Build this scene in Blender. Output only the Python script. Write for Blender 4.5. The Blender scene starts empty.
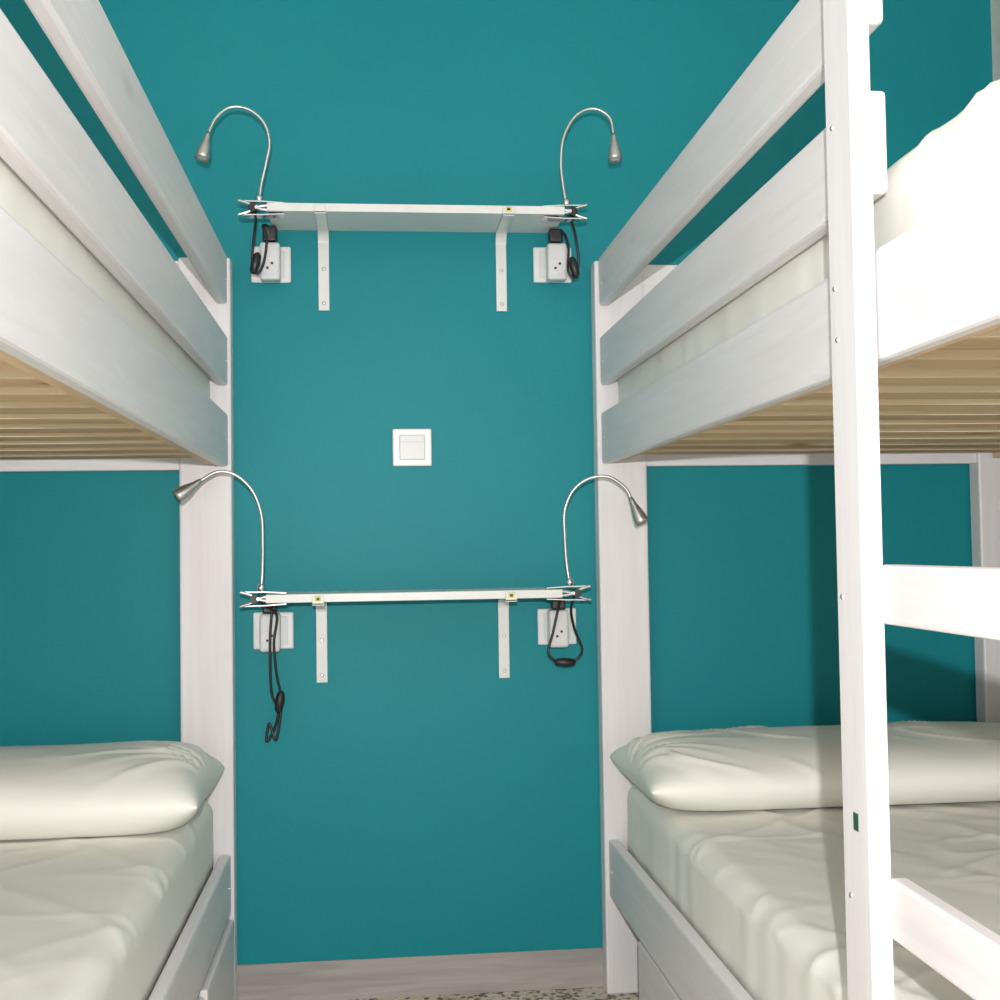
import bpy, bmesh, math, random
from mathutils import Vector, Matrix, noise
random.seed(4)
S=bpy.context.scene
try:
    S.view_settings.view_transform='Standard'
    S.view_settings.look='None'
except Exception as e: print(e)

# ---------------------------------------------------------------- materials
def newmat(name):
    m=bpy.data.materials.new(name); m.use_nodes=True
    nt=m.node_tree; b=nt.nodes['Principled BSDF']
    return m,nt,b
def plain(name,col,rough=.5,metal=0,spec=.5):
    m,nt,b=newmat(name)
    b.inputs['Roughness'].default_value=rough
    b.inputs['Metallic'].default_value=metal
    b.inputs['Specular IOR Level'].default_value=spec
    n=nt.nodes.new('ShaderNodeTexNoise'); n.inputs['Scale'].default_value=30
    tc=nt.nodes.new('ShaderNodeTexCoord'); nt.links.new(tc.outputs['Object'],n.inputs['Vector'])
    r=nt.nodes.new('ShaderNodeValToRGB')
    r.color_ramp.elements[0].position=.3; r.color_ramp.elements[1].position=.7
    r.color_ramp.elements[0].color=[c*.94 for c in col]+[1]
    r.color_ramp.elements[1].color=list(col)+[1]
    nt.links.new(n.outputs['Fac'],r.inputs['Fac']); nt.links.new(r.outputs['Color'],b.inputs['Base Color'])
    return m
def wood(name,axis,c0,c1,c2,rough=.5,knot=True,spec=.4,vary=0):
    m,nt,b=newmat(name); N=nt.nodes; L=nt.links
    tc=N.new('ShaderNodeTexCoord'); oi=N.new('ShaderNodeObjectInfo')
    add=N.new('ShaderNodeVectorMath'); add.operation='ADD'
    mul=N.new('ShaderNodeVectorMath'); mul.operation='SCALE'; mul.inputs[0].default_value=(13,7,5)
    L.new(oi.outputs['Random'],mul.inputs['Scale'])
    L.new(tc.outputs['Object'],add.inputs[0]); L.new(mul.outputs[0],add.inputs[1])
    mp=N.new('ShaderNodeMapping'); sc=[1,1,1]; sc[axis]=.07; mp.inputs['Scale'].default_value=sc
    L.new(add.outputs[0],mp.inputs['Vector'])
    n1=N.new('ShaderNodeTexNoise'); n1.inputs['Scale'].default_value=70; n1.inputs['Detail'].default_value=5; n1.inputs['Distortion'].default_value=.6
    n2=N.new('ShaderNodeTexNoise'); n2.inputs['Scale'].default_value=14; n2.inputs['Detail'].default_value=3; n2.inputs['Distortion'].default_value=1.2
    L.new(mp.outputs[0],n1.inputs['Vector']); L.new(mp.outputs[0],n2.inputs['Vector'])
    r1=N.new('ShaderNodeValToRGB'); r1.color_ramp.elements[0].position=.35; r1.color_ramp.elements[1].position=.68
    r1.color_ramp.elements[0].color=(*c0,1); r1.color_ramp.elements[1].color=(*c1,1)
    mixf=N.new('ShaderNodeMath'); mixf.operation='ADD'
    h=N.new('ShaderNodeMath'); h.operation='MULTIPLY'; h.inputs[1].default_value=.5
    h2=N.new('ShaderNodeMath'); h2.operation='MULTIPLY'; h2.inputs[1].default_value=.5
    L.new(n1.outputs['Fac'],h.inputs[0]); L.new(n2.outputs['Fac'],h2.inputs[0])
    L.new(h.outputs[0],mixf.inputs[0]); L.new(h2.outputs[0],mixf.inputs[1]); L.new(mixf.outputs[0],r1.inputs['Fac'])
    out=r1.outputs['Color']
    if knot:
        mk=N.new('ShaderNodeMapping'); sk=[1,1,1]; sk[axis]=.35; mk.inputs['Scale'].default_value=sk
        L.new(add.outputs[0],mk.inputs['Vector'])
        v=N.new('ShaderNodeTexVoronoi'); v.inputs['Scale'].default_value=6.5
        L.new(mk.outputs[0],v.inputs['Vector'])
        r2=N.new('ShaderNodeValToRGB'); r2.color_ramp.elements[0].position=.03; r2.color_ramp.elements[1].position=.10
        r2.color_ramp.elements[0].color=(1,1,1,1); r2.color_ramp.elements[1].color=(0,0,0,1)
        L.new(v.outputs['Distance'],r2.inputs['Fac'])
        mx=N.new('ShaderNodeMixRGB'); L.new(r2.outputs['Color'],mx.inputs['Fac']); L.new(out,mx.inputs[1]); mx.inputs[2].default_value=(*c2,1)
        out=mx.outputs[0]
    if vary:
        hs=N.new('ShaderNodeHueSaturation')
        mr=N.new('ShaderNodeMapRange'); mr.inputs['To Min'].default_value=1-vary; mr.inputs['To Max'].default_value=1+vary*.4
        L.new(oi.outputs['Random'],mr.inputs['Value']); L.new(mr.outputs[0],hs.inputs['Value']); L.new(out,hs.inputs['Color'])
        out=hs.outputs[0]
    L.new(out,b.inputs['Base Color'])
    b.inputs['Roughness'].default_value=rough; b.inputs['Specular IOR Level'].default_value=spec
    bp=N.new('ShaderNodeBump'); bp.inputs['Strength'].default_value=.06; bp.inputs['Distance'].default_value=.002
    L.new(n1.outputs['Fac'],bp.inputs['Height']); L.new(bp.outputs[0],b.inputs['Normal'])
    return m
WW=[wood('whitewashed_wood_%s'%'xyz'[i],i,(.725,.685,.70),(.81,.785,.80),(.66,.60,.60),rough=.40) for i in range(3)]
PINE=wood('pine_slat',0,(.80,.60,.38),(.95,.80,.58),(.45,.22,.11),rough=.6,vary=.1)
PINESHADE=wood('pine_slat_shaded_underside',0,(.54,.37,.21),(.72,.53,.33),(.28,.11,.05),rough=.8,vary=.2)  # darker pine copy: shade painted onto the slats' downward faces
PINEY=wood('pine_batten',1,(.60,.42,.25),(.78,.60,.40),(.42,.20,.10),rough=.6)
WHITE=plain('white_lacquer',(.77,.77,.75),.35)
PLAST=plain('white_plastic',(.80,.80,.81),.3)
PLAST2=plain('offwhite_plastic',(.70,.70,.71),.35)
BLACK=plain('black_plastic',(.012,.012,.013),.4)
METAL=plain('brushed_nickel',(.62,.61,.59),.36,.9)
STEEL=plain('chrome_steel',(.78,.78,.78),.22,1)
YEL=plain('yellow_label',(.70,.66,.08),.5)
GRN=plain('green_label',(.02,.08,.05),.5)
LENS=plain('lens_glass',(.85,.85,.8),.15)
GAPSHADE=plain('mattress_underside_shade',(.12,.08,.05),.9)  # dark brown paints the shadow between slats onto the mattress bottom

def fabric(name,col,bump):
    m,nt,b=newmat(name); N=nt.nodes; L=nt.links
    tc=N.new('ShaderNodeTexCoord')
    n=N.new('ShaderNodeTexNoise'); n.inputs['Scale'].default_value=5; n.inputs['Detail'].default_value=3
    L.new(tc.outputs['Object'],n.inputs['Vector'])
    r=N.new('ShaderNodeValToRGB'); r.color_ramp.elements[0].color=[c*.96 for c in col]+[1]; r.color_ramp.elements[1].color=list(col)+[1]
    L.new(n.outputs['Fac'],r.inputs['Fac']); L.new(r.outputs['Color'],b.inputs['Base Color'])
    b.inputs['Roughness'].default_value=.5; b.inputs['Specular IOR Level'].default_value=.35
    mp=N.new('ShaderNodeMapping'); mp.inputs['Scale'].default_value=(1,.4,1); mp.inputs['Rotation'].default_value=(0,0,.6)
    L.new(tc.outputs['Object'],mp.inputs['Vector'])
    n2=N.new('ShaderNodeTexNoise'); n2.inputs['Scale'].default_value=7; n2.inputs['Detail'].default_value=1.0; n2.inputs['Distortion'].default_value=1.0
    L.new(mp.outputs[0],n2.inputs['Vector'])
    bp=N.new('ShaderNodeBump'); bp.inputs['Strength'].default_value=bump; bp.inputs['Distance'].default_value=.012
    L.new(n2.outputs['Fac'],bp.inputs['Height']); L.new(bp.outputs[0],b.inputs['Normal'])
    return m
SHEET=fabric('cream_sheet',(.87,.86,.795),.22)
PILLOW=fabric('cream_pillowcase',(.875,.867,.80),.2)

def wallmat():
    m,nt,b=newmat('teal_paint'); N=nt.nodes; L=nt.links
    tc=N.new('ShaderNodeTexCoord')
    n=N.new('ShaderNodeTexNoise'); n.inputs['Scale'].default_value=2.2; n.inputs['Detail'].default_value=5
    L.new(tc.outputs['Object'],n.inputs['Vector'])
    r=N.new('ShaderNodeValToRGB'); r.color_ramp.elements[0].position=.3; r.color_ramp.elements[1].position=.7
    r.color_ramp.elements[0].color=(.007,.228,.262,1); r.color_ramp.elements[1].color=(.009,.246,.280,1)
    L.new(n.outputs['Fac'],r.inputs['Fac']); L.new(r.outputs['Color'],b.inputs['Base Color'])
    n2=N.new('ShaderNodeTexNoise'); n2.inputs['Scale'].default_value=90; n2.inputs['Detail'].default_value=4
    L.new(tc.outputs['Object'],n2.inputs['Vector'])
    bp=N.new('ShaderNodeBump'); bp.inputs['Strength'].default_value=.15; bp.inputs['Distance'].default_value=.003
    L.new(n2.outputs['Fac'],bp.inputs['Height']); L.new(bp.outputs[0],b.inputs['Normal'])
    b.inputs['Roughness'].default_value=.5; b.inputs['Specular IOR Level'].default_value=.20
    return m
TEAL=wallmat()
PALE=plain('pale_plaster',(.70,.70,.66),.8)
BASEB=wood('baseboard_greige',0,(.30,.27,.26),(.47,.43,.41),(.3,.25,.22),knot=False)
def terrazzo():
    m,nt,b=newmat('terrazzo_floor'); N=nt.nodes; L=nt.links
    tc=N.new('ShaderNodeTexCoord')
    v=N.new('ShaderNodeTexVoronoi'); v.inputs['Scale'].default_value=110
    L.new(tc.outputs['Object'],v.inputs['Vector'])
    r=N.new('ShaderNodeValToRGB'); e=r.color_ramp.elements
    e[0].position=.15; e[0].color=(.12,.09,.06,1); e[1].position=.35; e[1].color=(.55,.50,.38,1)
    x=e.new(.8); x.color=(.70,.66,.54,1)
    sp=N.new('ShaderNodeSeparateColor'); L.new(v.outputs['Color'],sp.inputs[0]); L.new(sp.outputs[0],r.inputs['Fac'])
    L.new(r.outputs['Color'],b.inputs['Base Color']); b.inputs['Roughness'].default_value=.35
    return m
FLOOR=terrazzo()

# ---------------------------------------------------------------- helpers
def link(ob,parent=None):
    S.collection.objects.link(ob)
    if parent: ob.parent=parent
    return ob
def empty(name,loc=(0,0,0)):
    e=bpy.data.objects.new(name,None); e.empty_display_size=.05; e.location=loc; S.collection.objects.link(e); return e
def setw(ob,parent,loc,rot=None):
    ob.location=Vector(loc)-(parent.location if parent else Vector((0,0,0)))
    if rot: ob.rotation_euler=rot
def box(name,x,y,z,mat,parent=None,bev=.003,rot=None,seg=2,under=None):
    x=sorted(x);y=sorted(y);z=sorted(z)
    bm=bmesh.new(); bmesh.ops.create_cube(bm,size=1)
    for v in bm.verts:
        v.co.x*=x[1]-x[0]; v.co.y*=y[1]-y[0]; v.co.z*=z[1]-z[0]
    if bev: bmesh.ops.bevel(bm,geom=bm.edges[:],offset=bev,segments=seg,affect='EDGES',profile=.5)
    bm.normal_update()
    me=bpy.data.meshes.new(name)
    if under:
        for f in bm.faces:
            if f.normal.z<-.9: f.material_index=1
    bm.to_mesh(me); bm.free(); me.materials.append(mat)
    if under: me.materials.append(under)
    ob=bpy.data.objects.new(name,me); link(ob,parent)
    setw(ob,parent,((x[0]+x[1])/2,(y[0]+y[1])/2,(z[0]+z[1])/2),rot)
    return ob
def catmull(pts,n=8):
    P=[Vector(p) for p in pts]; P=[P[0]*2-P[1]]+P+[P[-1]*2-P[-2]]; out=[]
    for i in range(1,len(P)-2):
        for k in range(n):
            t=k/n; a,b,c,d=P[i-1:i+3]
            out.append(.5*((2*b)+(c-a)*t+(2*a-5*b+4*c-d)*t*t+(-a+3*b-3*c+d)*t**3))
    out.append(P[-2]); return out
def tube(name,pts,r,mat,parent=None,n=8,sides=10,ribs=0):
    P=catmull(pts,n); bm=bmesh.new(); rings=[]
    up=Vector((0,1,0))
    for i,p in enumerate(P):
        t=(P[min(i+1,len(P)-1)]-P[max(i-1,0)]).normalized()
        a=t.cross(up)
        if a.length<1e-3: a=t.cross(Vector((1,0,0)))
        a.normalize(); b=t.cross(a); up=(b if b.dot(up)>0 else -b)
        b=up; a=t.cross(b)
        rr=r*(1+(ribs if i%2 else 0))
        rings.append([bm.verts.new(p+a*rr*math.cos(2*math.pi*k/sides)+b*rr*math.sin(2*math.pi*k/sides)) for k in range(sides)])
    for A,B in zip(rings,rings[1:]):
        for k in range(sides): bm.faces.new((A[k],A[(k+1)%sides],B[(k+1)%sides],B[k]))
    bm.faces.new(rings[0][::-1]); bm.faces.new(rings[-1])
    bmesh.ops.recalc_face_normals(bm,faces=bm.faces[:])
    for f in bm.faces: f.smooth=True
    me=bpy.data.meshes.new(name); bm.to_mesh(me); bm.free(); me.materials.append(mat)
    ob=bpy.data.objects.new(name,me); link(ob,parent); setw(ob,parent,(0,0,0)); return ob
def lathe(name,prof,origin,direction,mat,parent=None,sides=24):
    q=Vector(direction).normalized().to_track_quat('Z','Y'); bm=bmesh.new(); rings=[]
    for d,r in prof:
        rings.append([bm.verts.new(Vector((r*math.cos(2*math.pi*k/sides),r*math.sin(2*math.pi*k/sides),d))) for k in range(sides)])
    for A,B in zip(rings,rings[1:]):
        for k in range(sides): bm.faces.new((A[k],A[(k+1)%sides],B[(k+1)%sides],B[k]))
    bm.faces.new(rings[0][::-1]); bm.faces.new(rings[-1])
    bmesh.ops.recalc_face_normals(bm,faces=bm.faces[:])
    for f in bm.faces: f.smooth=len(f.verts)==4
    me=bpy.data.meshes.new(name); bm.to_mesh(me); bm.free(); me.materials.append(mat)
    ob=bpy.data.objects.new(name,me); link(ob,parent); setw(ob,parent,origin); ob.rotation_mode='QUATERNION'; ob.rotation_quaternion=q
    return ob
def screw(name,loc,dirn,parent,r=.0045,mat=None):
    return lathe(name,[(-.001,r),(.0008,r),(.0016,r*.6)],loc,dirn,mat or STEEL,parent,14)

# ---------------------------------------------------------------- room
XL,XR=-1.20,1.354
box('wall_back',(XL-.1,XR+.1),(0,.1),(-.1,2.7),TEAL,bev=0)
box('wall_right',(XR,XR+.1),(-3.6,0),(-.1,2.7),PALE,bev=0)
box('wall_left',(XL-.1,XL),(-3.6,0),(-.1,2.7),PALE,bev=0)
box('floor',(XL-.1,XR+.1),(-3.6,.1),(-.1,0),FLOOR,bev=0)
box('ceiling',(XL-.1,XR+.1),(-3.6,.1),(2.6,2.7),PALE,bev=0)
box('baseboard_back',(XL,XR),(-.004,0),(0,.079),BASEB,bev=.001)

# ---------------------------------------------------------------- bunk beds
W=.893; Y1,Y2=-.005,-2.10
def bed(xo,s,ladder):
    root=empty('bunk_bed',(xo+s*W/2,-1.05,0))
    X=lambda a,b:(xo+s*a,xo+s*b)
    for nm,d in (('outer',(0,.102)),('inner',(W-.080,W))):
        box('post_head_'+nm,X(*d),(Y1,-.05),(0,1.487),WW[2],root,.004)
        box('post_foot_'+nm,X(*d),(Y2,Y2+.045),(0,1.487),WW[2],root,.004)
    for nm,(ya,yb) in (('head',(-.012,-.040)),('foot',(Y2+.008,Y2+.036))):
        box(nm+'_board_top',X(.10,W-.078),(ya,yb),(1.39,1.482),WW[0],root)
        box(nm+'_board_upper',X(.10,W-.078),(ya,yb),(1.064,1.20),WW[0],root)
        box(nm+'_board_lower',X(.10,W-.078),(ya,yb),(.20,.33),WW[0],root)
    yr=(-.05,Y2+.045)
    yg=(-.05,-1.440) if ladder else yr
    r0=.008 if ladder else .006
    box('guard_rail_top',X(r0,r0+.022),yg,(1.393,1.492),WW[1],root,.005)
    box('guard_rail_mid',X(r0,r0+.022),yg,(1.230,1.329),WW[1],root,.005)
    box('side_rail_upper',X(r0,r0+.022),yr,(1.069,1.174),WW[1],root,.005)
    box('side_rail_lower',X(r0,r0+.022),yr,(.195,.31),WW[1],root,.005)
    box('back_rail_top',X(W-.031,W-.009),yr,(1.388,1.484),WW[1],root,.005)
    box('back_rail_mid',X(W-.031,W-.009),yr,(1.226,1.322),WW[1],root,.005)
    box('back_rail_upper',X(W-.034,W-.009),yr,(1.068,1.173),WW[1],root,.005)
    box('back_rail_lower',X(W-.034,W-.009),yr,(.195,.31),WW[1],root,.005)
    for lv,z in (('upper',1.084),('lower',.250)):
        box('batten_outer_'+lv,X(.031,.050),(-.06,Y2+.05),(z-.010,z+.001),PINEY,root,.002)
        box('batten_inner_'+lv,X(W-.055,W-.034),(-.06,Y2+.05),(z-.010,z+.001),PINEY,root,.002)
        n=15
        for i in range(n):
            yc=-.11-i*(1.88/(n-1))
            box('slat_%s_%d'%(lv,i+1),X(.033,W-.036),(yc-.036,yc+.036),(z+.001,z+.015),PINE,root,.001,under=PINESHADE)
    for i,z in enumerate((1.435,1.274,1.12,.252)):
        screw('bolt_%d'%i,(xo+s*(r0-.0002),-.085,z),(-s,0,0),root,.003)
    if ladder:
        for nm,ya in (('far',-1.392),('near',-1.845)):
            box('ladder_post_'+nm,X(-.0140,.0065),(ya,ya-.070),(0,1.60),WW[2],root,.005)
        for i,z in enumerate((.853,.571,.289)):
            box('ladder_rung_%d'%(i+1),X(.0005,.020),(-1.463,-1.845),(z-.026,z+.028),WW[1],root,.004)
        for k,z in enumerate((1.455,1.30,1.145,1.095,.85,.57)):
            screw('ladder_bolt_%d'%k,(xo+s*-.0142,-1.409-.004*(k%2),z),(-s,0,0),root,.0026)
        box('ladder_label',X(-.0147,-.0140),(-1.424,-1.435),(.634,.650),GRN,root,0)
    return root
bR=bed(.458,1,True)
bL=bed(-.277,-1,False)

def drawer(xo,s,ya,yb):
    e=empty('underbed_drawer',(xo,(ya+yb)/2,.1))
    X=lambda a,b:(xo+s*a,xo+s*b)
    box('front',X(.0,.018),(ya,yb),(.02,.185),WW[1],e,.004)
    box('side_far',X(.019,.70),(ya,ya-.015),(.03,.16),WW[0],e,.002)
    box('side_near',X(.019,.70),(yb+.015,yb),(.03,.16),WW[0],e,.002)
    box('rear',X(.685,.70),(ya-.016,yb+.016),(.03,.16),WW[1],e,.002)
    box('bottom',X(.019,.684),(ya-.016,yb+.016),(.03,.04),WW[1],e,0)
    for i,yy in enumerate((ya-.08,yb+.08)):
        for j,d in enumerate((.10,.60)):
            lathe('caster_%d%d'%(i,j),[(-.008,.015),(.008,.015)],(xo+s*d,yy,.0152),(1,0,0),BLACK,e)
drawer(-.277,-1,-.055,-.45)
drawer(-.280,-1,-.475,-1.24)
drawer(-.280,-1,-1.26,-2.03)
drawer(.470,1,-.30,-1.15)
drawer(.470,1,-1.17,-2.03)

# ---------------------------------------------------------------- mattresses
def soft_box(name,x,y,z,r,step,amp,seed,mat,side=.3,dome=0,dens=0):
    x=sorted(x);y=sorted(y);z=sorted(z)
    c=Vector(((x[0]+x[1])/2,(y[0]+y[1])/2,(z[0]+z[1])/2)); h=Vector((x[1]-x[0],y[1]-y[0],z[1]-z[0]))/2
    bm=bmesh.new()
    def grid(o,u,v,nu,nv):
        G=[[bm.verts.new(o+u*(i/nu)+v*(j/nv)) for j in range(nv+1)] for i in range(nu+1)]
        for i in range(nu):
            for j in range(nv): bm.faces.new((G[i][j],G[i+1][j],G[i+1][j+1],G[i][j+1]))
    n=[max(2,int(2*h[i]/step)) for i in range(3)]
    n[2]=max(n[2],14)
    ex,ey,ez=Vector((2*h.x,0,0)),Vector((0,2*h.y,0)),Vector((0,0,2*h.z))
    for sgn in (0,1):
        grid(-h+ez*sgn,ex,ey,n[0],n[1]); grid(-h+ey*sgn,ex,ez,n[0],n[2]); grid(-h+ex*sgn,ey,ez,n[1],n[2])
    bmesh.ops.remove_doubles(bm,verts=bm.verts[:],dist=1e-5)
    so=Vector((seed*3.1,seed*1.7,seed*.9))
    def ridge(f,k): return max(0,1-abs(f)*k)**2
    for v in bm.verts:
        p=v.co.copy()
        q=Vector([max(-h[i]+r,min(h[i]-r,p[i])) for i in range(3)])
        d=p-q
        nrm=d.normalized() if d.length>1e-6 else Vector((0,0,0))
        p=q+nrm*r if d.length>1e-6 else p
        a=noise.noise(Vector((p.x*2.0+p.y*1.2,p.y*1.5-p.x*1.0,0))+so)
        mk=max(0,min(1,.35+dens+1.9*noise.noise(Vector((p.x*2.2,p.y*2.2,3))+so)))
        w1=ridge(noise.noise(Vector(((p.x+.7*p.y)*(3.6+dens*4)+a*.6,(p.y-.6*p.x)*.7,0))+so*2),6.5)
        w2=ridge(noise.noise(Vector(((p.x-1.2*p.y)*(3.4+dens*4),(p.y+p.x)*.8,0))+so*3),7.0)
        w3=ridge(noise.noise(Vector((p.x*.8+a,p.y*(5.5+dens*6),0))+so*5),6.5)
        sidew=noise.noise(Vector((p.y*17+p.x*17,p.z*4,0))+so)
        if nrm.z>.2: dd=amp*mk*(w1+.8*w2+.7*w3)-amp*.2+amp*.9*a
        elif nrm.z<-.3: dd=0
        else: dd=amp*side*sidew
        edge=1-abs(abs(nrm.z)-.7)/.7
        if nrm.z>-.2: dd+=amp*side*edge*sidew
        v.co=p+nrm*dd
        if nrm.z>0 and dome: v.co.z+=dome*(1-(p.x/h.x)**2)
    bmesh.ops.recalc_face_normals(bm,faces=bm.faces[:])
    for f in bm.faces:
        f.smooth=True
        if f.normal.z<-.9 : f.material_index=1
    me=bpy.data.meshes.new(name); bm.to_mesh(me); bm.free(); me.materials.append(mat); me.materials.append(GAPSHADE)
    ob=bpy.data.objects.new(name,me); link(ob); ob.location=c; return ob
def bx(xo,s,a,b): return (xo+s*a,xo+s*b)
soft_box('mattress',bx(.458,1,.038,W-.040),(-.062,-2.03),(.268,.433),.035,.0075,.0052,1,SHEET,.55,0,.3)
soft_box('mattress',bx(-.277,-1,.034,W-.040),(-.062,-2.03),(.268,.431),.035,.009,.0028,5,SHEET,.40,0,.2)
soft_box('mattress',bx(.458,1,.038,W-.040),(-.062,-2.03),(1.101,1.276),.030,.011,.0045,8,SHEET,.6,.003,.2)
soft_box('mattress',bx(-.277,-1,.036,W-.040),(-.062,-2.03),(1.101,1.270),.035,.018,.004,11,SHEET,.3)

# ---------------------------------------------------------------- pillows
def pillow(x,y,z0,H,seed,sg):
    x=sorted(x);y=sorted(y); Lx=(x[1]-x[0])/2; Ly=(y[1]-y[0])/2
    nu,nv=170,90; bm=bmesh.new(); so=Vector((seed,seed*2.3,0))
    def pt(u,v,side):
        px=u*Lx*(1-.04*(1-v*v)*abs(u)**4-.02*abs(u*v)**6); py=v*Ly*(1-.03*(1-u*u)*abs(v)**3-.06*abs(u*v)**6)
        t=max(0,(1-abs(u)**7)*(1-abs(v)**2.4))**.52
        zc=.38
        if side>0: z=zc+(1-zc)*t
        else: z=zc-zc*min(1,t*1.6)
        z*=H
        a=noise.noise(Vector((u*1.8,v*1.1,0))+so)
        if side>0:
            e=abs(u)**4
            ang=math.atan2(v,1.10-abs(u))
            cr=1-abs(noise.noise(Vector((ang*3.4,abs(u)*.8,(3 if u>0 else 0)))+so))*3.0
            m=max(0,noise.noise(Vector((u*2,v*1.5,8))+so)+.10)
            w=max(0,1-abs(noise.noise(Vector((u*3.0+v*1.2+a*.5,v*1.2-u*.8,1))+so))*6.5)**2
            z+=(.009*a+.011*e*max(-.2,cr)+.012*m*w-.002)*min(1,t*1.6)
        return Vector((px,py,z))
    for side in (1,-1):
        G=[]
        for i in range(nu+1):
            row=[]
            for j in range(nv+1):
                u=math.sin((i/nu*2-1)*math.pi/2); v=math.sin((j/nv*2-1)*math.pi/2)
                row.append(bm.verts.new(pt(u,v,side)))
            G.append(row)
        for i in range(nu):
            for j in range(nv): bm.faces.new((G[i][j],G[i+1][j],G[i+1][j+1],G[i][j+1]))
    bmesh.ops.remove_doubles(bm,verts=bm.verts[:],dist=1e-5)
    bmesh.ops.recalc_face_normals(bm,faces=bm.faces[:])
    for f in bm.faces: f.smooth=True
    me=bpy.data.meshes.new('pillow'); bm.to_mesh(me); bm.free(); me.materials.append(PILLOW)
    ob=bpy.data.objects.new('pillow',me); link(ob); ob.location=((x[0]+x[1])/2,(y[0]+y[1])/2,z0); return ob
pillow((.458,1.335),(-.065,-.47),.439,.110,2.2,1)
pillow((-1.15,-.283),(-.065,-.47),.435,.125,7.7,-1)

# ---------------------------------------------------------------- shelves
def shelf(x0,x1,zb,brs,zbot):
    e=empty('wall_shelf',((x0+x1)/2,-.07,zb))
    box('board',(x0,x1),(-.001,-.15),(zb,zb+.016),WHITE,e,.001)
    for i,bxx in enumerate(brs):
        w=.011
        box('bracket_wall_leg_%d'%i,(bxx-w,bxx+w),(-.001,-.005),(zbot,zb-.001),WHITE,e,.001)
        box('bracket_arm_%d'%i,(bxx-w,bxx+w),(-.004,-.158),(zb-.006,zb-.001),WHITE,e,.001)
        box('bracket_lip_%d'%i,(bxx-w,bxx+w),(-.153,-.158),(zb-.005,zb+.012),WHITE,e,.001)
        bm=bmesh.new(); A=[];B=[]
        for k in range(9):
            t=k/8*math.pi/2; yy=-.030+.026*math.cos(t); zz=zb-.032+.026*math.sin(t)
            A.append(bm.verts.new((bxx-w,yy,zz))); B.append(bm.verts.new((bxx+w,yy,zz)))
        ca=bm.verts.new((bxx-w,-.004,zb-.006)); cb=bm.verts.new((bxx+w,-.004,zb-.006))
        for k in range(8):
            bm.faces.new((A[k],A[k+1],B[k+1],B[k])); bm.faces.new((A[k+1],A[k],ca)); bm.faces.new((B[k],B[k+1],cb))
        bmesh.ops.recalc_face_normals(bm,faces=bm.faces[:])
        me=bpy.data.meshes.new('bend'); bm.to_mesh(me); bm.free(); me.materials.append(WHITE)
        o=bpy.data.objects.new('bracket_bend_%d'%i,me); link(o,e); setw(o,e,(0,0,0))
        if not (i==0 and zb>1.2):
            box('label_%d'%i,(bxx-.006,bxx+.006),(-.1582,-.1588),(zb+.002,zb+.011),YEL,e,0)
            box('label_mark_%d'%i,(bxx-.003,bxx+.003),(-.1588,-.1592),(zb+.004,zb+.009),BLACK,e,0)
        for k,zz in enumerate((zbot+.015,zbot+.085)):
            screw('screw_%d%d'%(i,k),(bxx,-.005,zz),(0,-1,0),e,.004)
shelf(-.196,.383,1.555,(-.094,.271),1.390)
shelf(-.204,.366,.802,(-.105,.265),.634)

# ---------------------------------------------------------------- light switch
e=empty('light_switch',(.082,0,1.107))
box('plate',(.042,.122),(0,-.008),(1.070,1.147),PLAST,e,.003)
box('rocker',(.056,.108),(-.008,-.011),(1.083,1.134),PLAST2,e,.002)
box('rocker_seam',(.0575,.1065),(-.0111,-.0113),(1.119,1.1195),plain('seam_grey',(.3,.3,.3)),e,0)

# ---------------------------------------------------------------- sockets (+ adapter)
def socket(x,z,dx):
    e=empty('power_socket',(x,0,z))
    box('plate',(x-.040,x+.040),(0,-.009),(z-.037,z+.037),PLAST,e,.003)
    box('frame',(x-.028,x+.028),(-.009,-.011),(z-.028,z+.028),PLAST2,e,.001)
    a=x+dx
    box('adapter_body',(a-.020,a+.020),(-.011,-.052),(z-.040,z+.036),PLAST2,e,.006,seg=3)
    zc=z-.012
    lathe('adapter_ring',[(0,.0165),(.0015,.0165),(.0015,.0145),(.0003,.014)],(a,-.0515,zc),(0,-1,0),PLAST,e)
    for k,o in enumerate((-.0065,.0065)):
        lathe('hole_%d'%k,[(0,.0026),(.0016,.0026)],(a+o*math.cos(.8),-.0518,zc+o*math.sin(.8)),(0,-1,0),BLACK,e)
    return a
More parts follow.
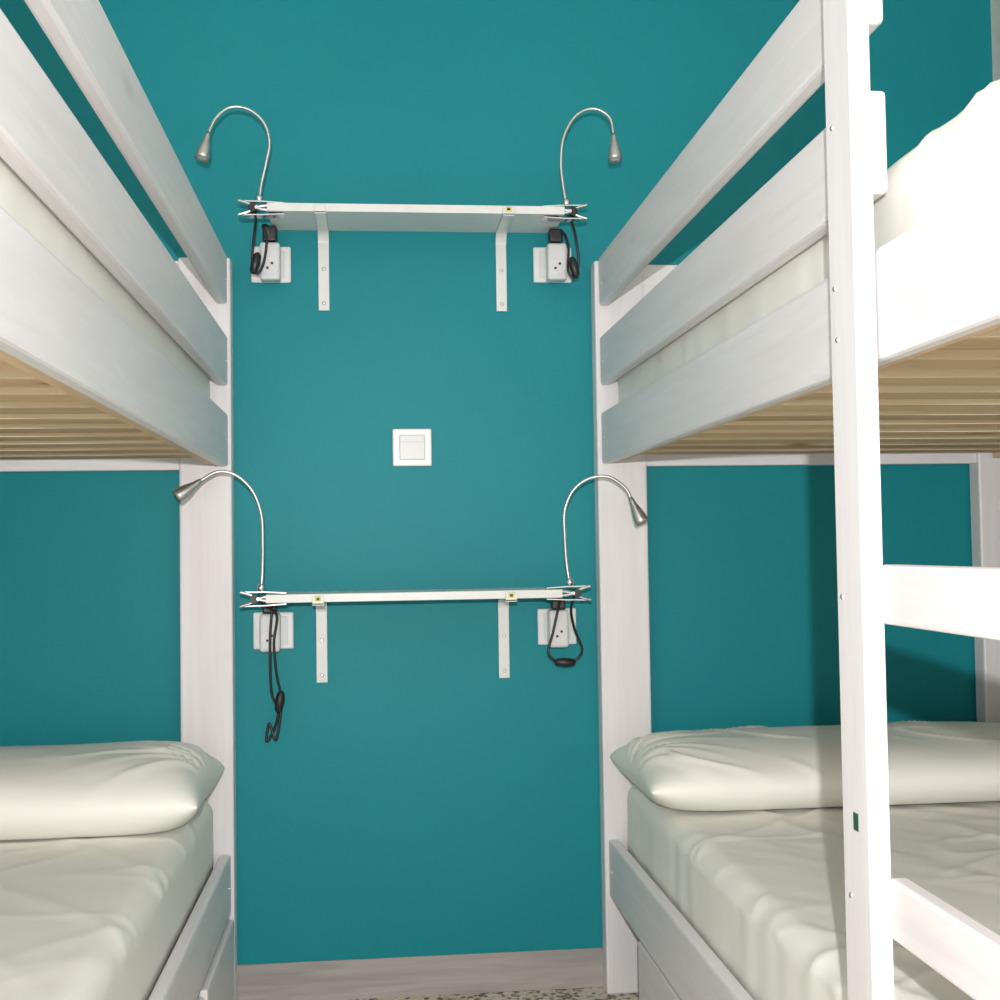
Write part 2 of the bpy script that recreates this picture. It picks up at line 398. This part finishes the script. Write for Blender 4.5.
# ---------------------------------------------------------------- clip lamps
def lamp(bxp,ztop,inward,neck,headvec,cable,plug,sw,y=-.128,zt=.016,headlen=.052):
    e=empty('clip_lamp',(bxp,y,ztop))
    zc=ztop-zt/2
    for nm,sg in (('upper',1),('lower',-1)):
        pts=[(-.038,sg*.013),(-.010,sg*.012),(.006,sg*(zt/2+.004)),(.048,sg*(zt/2+.0016))]
        bm=bmesh.new(); th=.0020
        rows=[]
        for px,pz in pts:
            wy=.012
            rows.append([bm.verts.new((px*inward,yy,pz+sg*tt)) for yy,tt in ((-wy,0),(wy,0),(wy,th),(-wy,th))])
        for A,B in zip(rows,rows[1:]):
            for k in range(4): bm.faces.new((A[k],A[(k+1)%4],B[(k+1)%4],B[k]))
        bm.faces.new(rows[0]); bm.faces.new(rows[-1])
        bmesh.ops.recalc_face_normals(bm,faces=bm.faces[:])
        me=bpy.data.meshes.new('clip_plate_'+nm); bm.to_mesh(me); bm.free(); me.materials.append(STEEL)
        o=bpy.data.objects.new('clip_plate_'+nm,me); link(o,e); setw(o,e,(bxp,y,zc))
        tube('clip_handle_'+nm,[(bxp-inward*.040,y-.013,zc+sg*.014),(bxp-inward*.02,y-.013,zc+sg*.008),(bxp,y-.013,zc-sg*.002),(bxp+inward*.020,y-.013,zc-sg*.005)],.0030,STEEL,e)
        box('jaw_pad_'+nm,(bxp+inward*.018,bxp+inward*.046),(y-.0135,y+.011),(zc+sg*(zt/2+.0002),zc+sg*(zt/2+.0014)),BLACK,e,0)
    lathe('clip_spring',[(-.0165,.0085),(.0105,.0085)],(bxp-inward*.012,y,zc),(0,1,0),BLACK,e)
    lathe('clip_pivot',[(-.0185,.0035),(.0125,.0035)],(bxp-inward*.004,y,zc),(0,1,0),STEEL,e)
    lathe('neck_socket',[(0,.0075),(.012,.0075),(.016,.004)],(bxp,y,ztop+.005),(0,0,1),STEEL,e)
    pts=[(bxp+a,y+b,ztop+.008+c) for a,b,c in neck]
    tube('gooseneck',pts,.0029,METAL,e,n=16,sides=10,ribs=.14)
    hv=Vector(headvec).normalized(); tip=Vector(pts[-1])
    L=headlen
    lathe('lamp_head',[(-.004,.0040),(.004,.0056),(.010,.0062),(.016,.0078),(L*.55,.0116),(L*.85,.0138),(L,.0140),(L,.0120),(L-.004,.0105)],tip,hv,METAL,e,28)
    lathe('lamp_lens',[(L-.0045,.0104),(L-.0035,.0100)],tip,hv,LENS,e,24)
    tube('cable',cable,.0027,BLACK,e,n=8)
    px,pz0,pz1=plug
    box('plug',(px-.014,px+.014),(-.022,-.054),(pz0,pz1),BLACK,e,.004,seg=3)
    if sw:
        lathe('inline_switch',[(-.022,.003),(-.017,.0075),(0,.0095),(.017,.0075),(.022,.003)],sw[0],sw[1],BLACK,e,16)

aUL=socket(-.200,1.483,.001)
aUR=socket(.378,1.487,.004)
aLL=socket(-.201,.741,-.004)
aLR=socket(.375,.737,-.002)

# upper left
nk=[(0,0,0),(.004,0,.032),(.014,-.004,.074),(.021,-.008,.113),(.011,-.012,.150),(-.017,-.016,.174),(-.052,-.018,.177),(-.079,-.020,.155),(-.094,-.022,.123)]
lamp(-.212,1.571,1,nk,(-.22,-.12,-1),
     [(-.218,-.120,1.556),(-.226,-.09,1.52),(-.231,-.075,1.48),(-.224,-.072,1.450),(-.210,-.07,1.470),(-.203,-.07,1.52),(-.211,-.068,1.545),(-.205,-.052,1.552),(-.200,-.045,1.548)],
     (-.199,1.5205,1.552),((-.225,-.075,1.470),(.25,0,1)))
# upper right
nk=[(0,0,0),(-.006,0,.04),(-.010,-.003,.085),(-.004,-.008,.135),(.020,-.012,.176),(.055,-.016,.190),(.086,-.018,.173),(.094,-.020,.136)]
lamp(.390,1.571,-1,nk,(.02,-.10,-1),
     [(.398,-.120,1.556),(.411,-.10,1.53),(.420,-.085,1.48),(.412,-.08,1.445),(.399,-.08,1.460),(.402,-.07,1.51),(.395,-.06,1.54),(.385,-.045,1.549)],
     (.380,1.5245,1.552),((.411,-.082,1.465),(-.25,0,1)))
# lower left
nk=[(0,0,0),(.003,0,.045),(.004,-.004,.095),(.002,-.008,.145),(-.014,-.012,.190),(-.044,-.016,.220),(-.078,-.020,.227),(-.112,-.022,.209)]
lamp(-.214,.818,1,nk,(-.85,-.2,-.62),
     [(-.207,-.045,.794),(-.200,-.058,.785),(-.203,-.060,.74),(-.204,-.058,.68),(-.202,-.050,.62),(-.190,-.045,.585),(-.200,-.04,.545),(-.214,-.04,.525),(-.208,-.04,.560),(-.196,-.045,.528),(-.188,-.045,.56),(-.184,-.045,.61),(-.192,-.055,.66),(-.196,-.060,.72),(-.19,-.065,.775),(-.212,-.09,.795),(-.222,-.12,.805)],
     (-.205,.7775,.800),((-.187,-.045,.603),(.15,0,1)))
# lower right
nk=[(0,0,0),(-.006,0,.045),(-.009,-.004,.095),(-.009,-.008,.145),(.008,-.012,.185),(.040,-.016,.208),(.078,-.020,.210),(.110,-.022,.188),(.121,-.022,.166)]
lamp(.384,.818,-1,nk,(.38,-.15,-.9),
     [(.394,-.12,.804),(.390,-.10,.775),(.400,-.08,.735),(.416,-.07,.692),(.396,-.066,.669),(.368,-.066,.670),(.348,-.066,.688),(.358,-.064,.728),(.370,-.060,.775),(.376,-.05,.793)],
     (.373,.7735,.800),((.381,-.068,.669),(1,0,-.05)))

# ---------------------------------------------------------------- lights
def point(name,loc,p,r,col):
    l=bpy.data.lights.new(name,'POINT'); l.energy=p; l.shadow_soft_size=r; l.color=col
    o=bpy.data.objects.new(name,l); o.location=loc; S.collection.objects.link(o); return o
point('camera_flash',(-.022,-2.78,1.045),130,.010,(1,.985,.97))
w=bpy.data.worlds.new('room_ambient'); S.world=w; w.use_nodes=True
w.node_tree.nodes['Background'].inputs[0].default_value=(.98,.985,1,1)
w.node_tree.nodes['Background'].inputs[1].default_value=.76

# ---------------------------------------------------------------- camera
cy=Vector((-127,-49,-1250)).normalized()
cz=Vector((-.011,1,0)); cz=(cz-cy*cz.dot(cy)).normalized()
cx=cy.cross(cz)
M=Matrix((cx,cy,cz)).to_4x4()
M.translation=Vector((0,-2.5625,.902))
cd=bpy.data.cameras.new('camera'); cd.sensor_width=36; cd.lens=45; cd.clip_start=.02
c=bpy.data.objects.new('camera',cd); S.collection.objects.link(c); c.matrix_world=M; S.camera=c
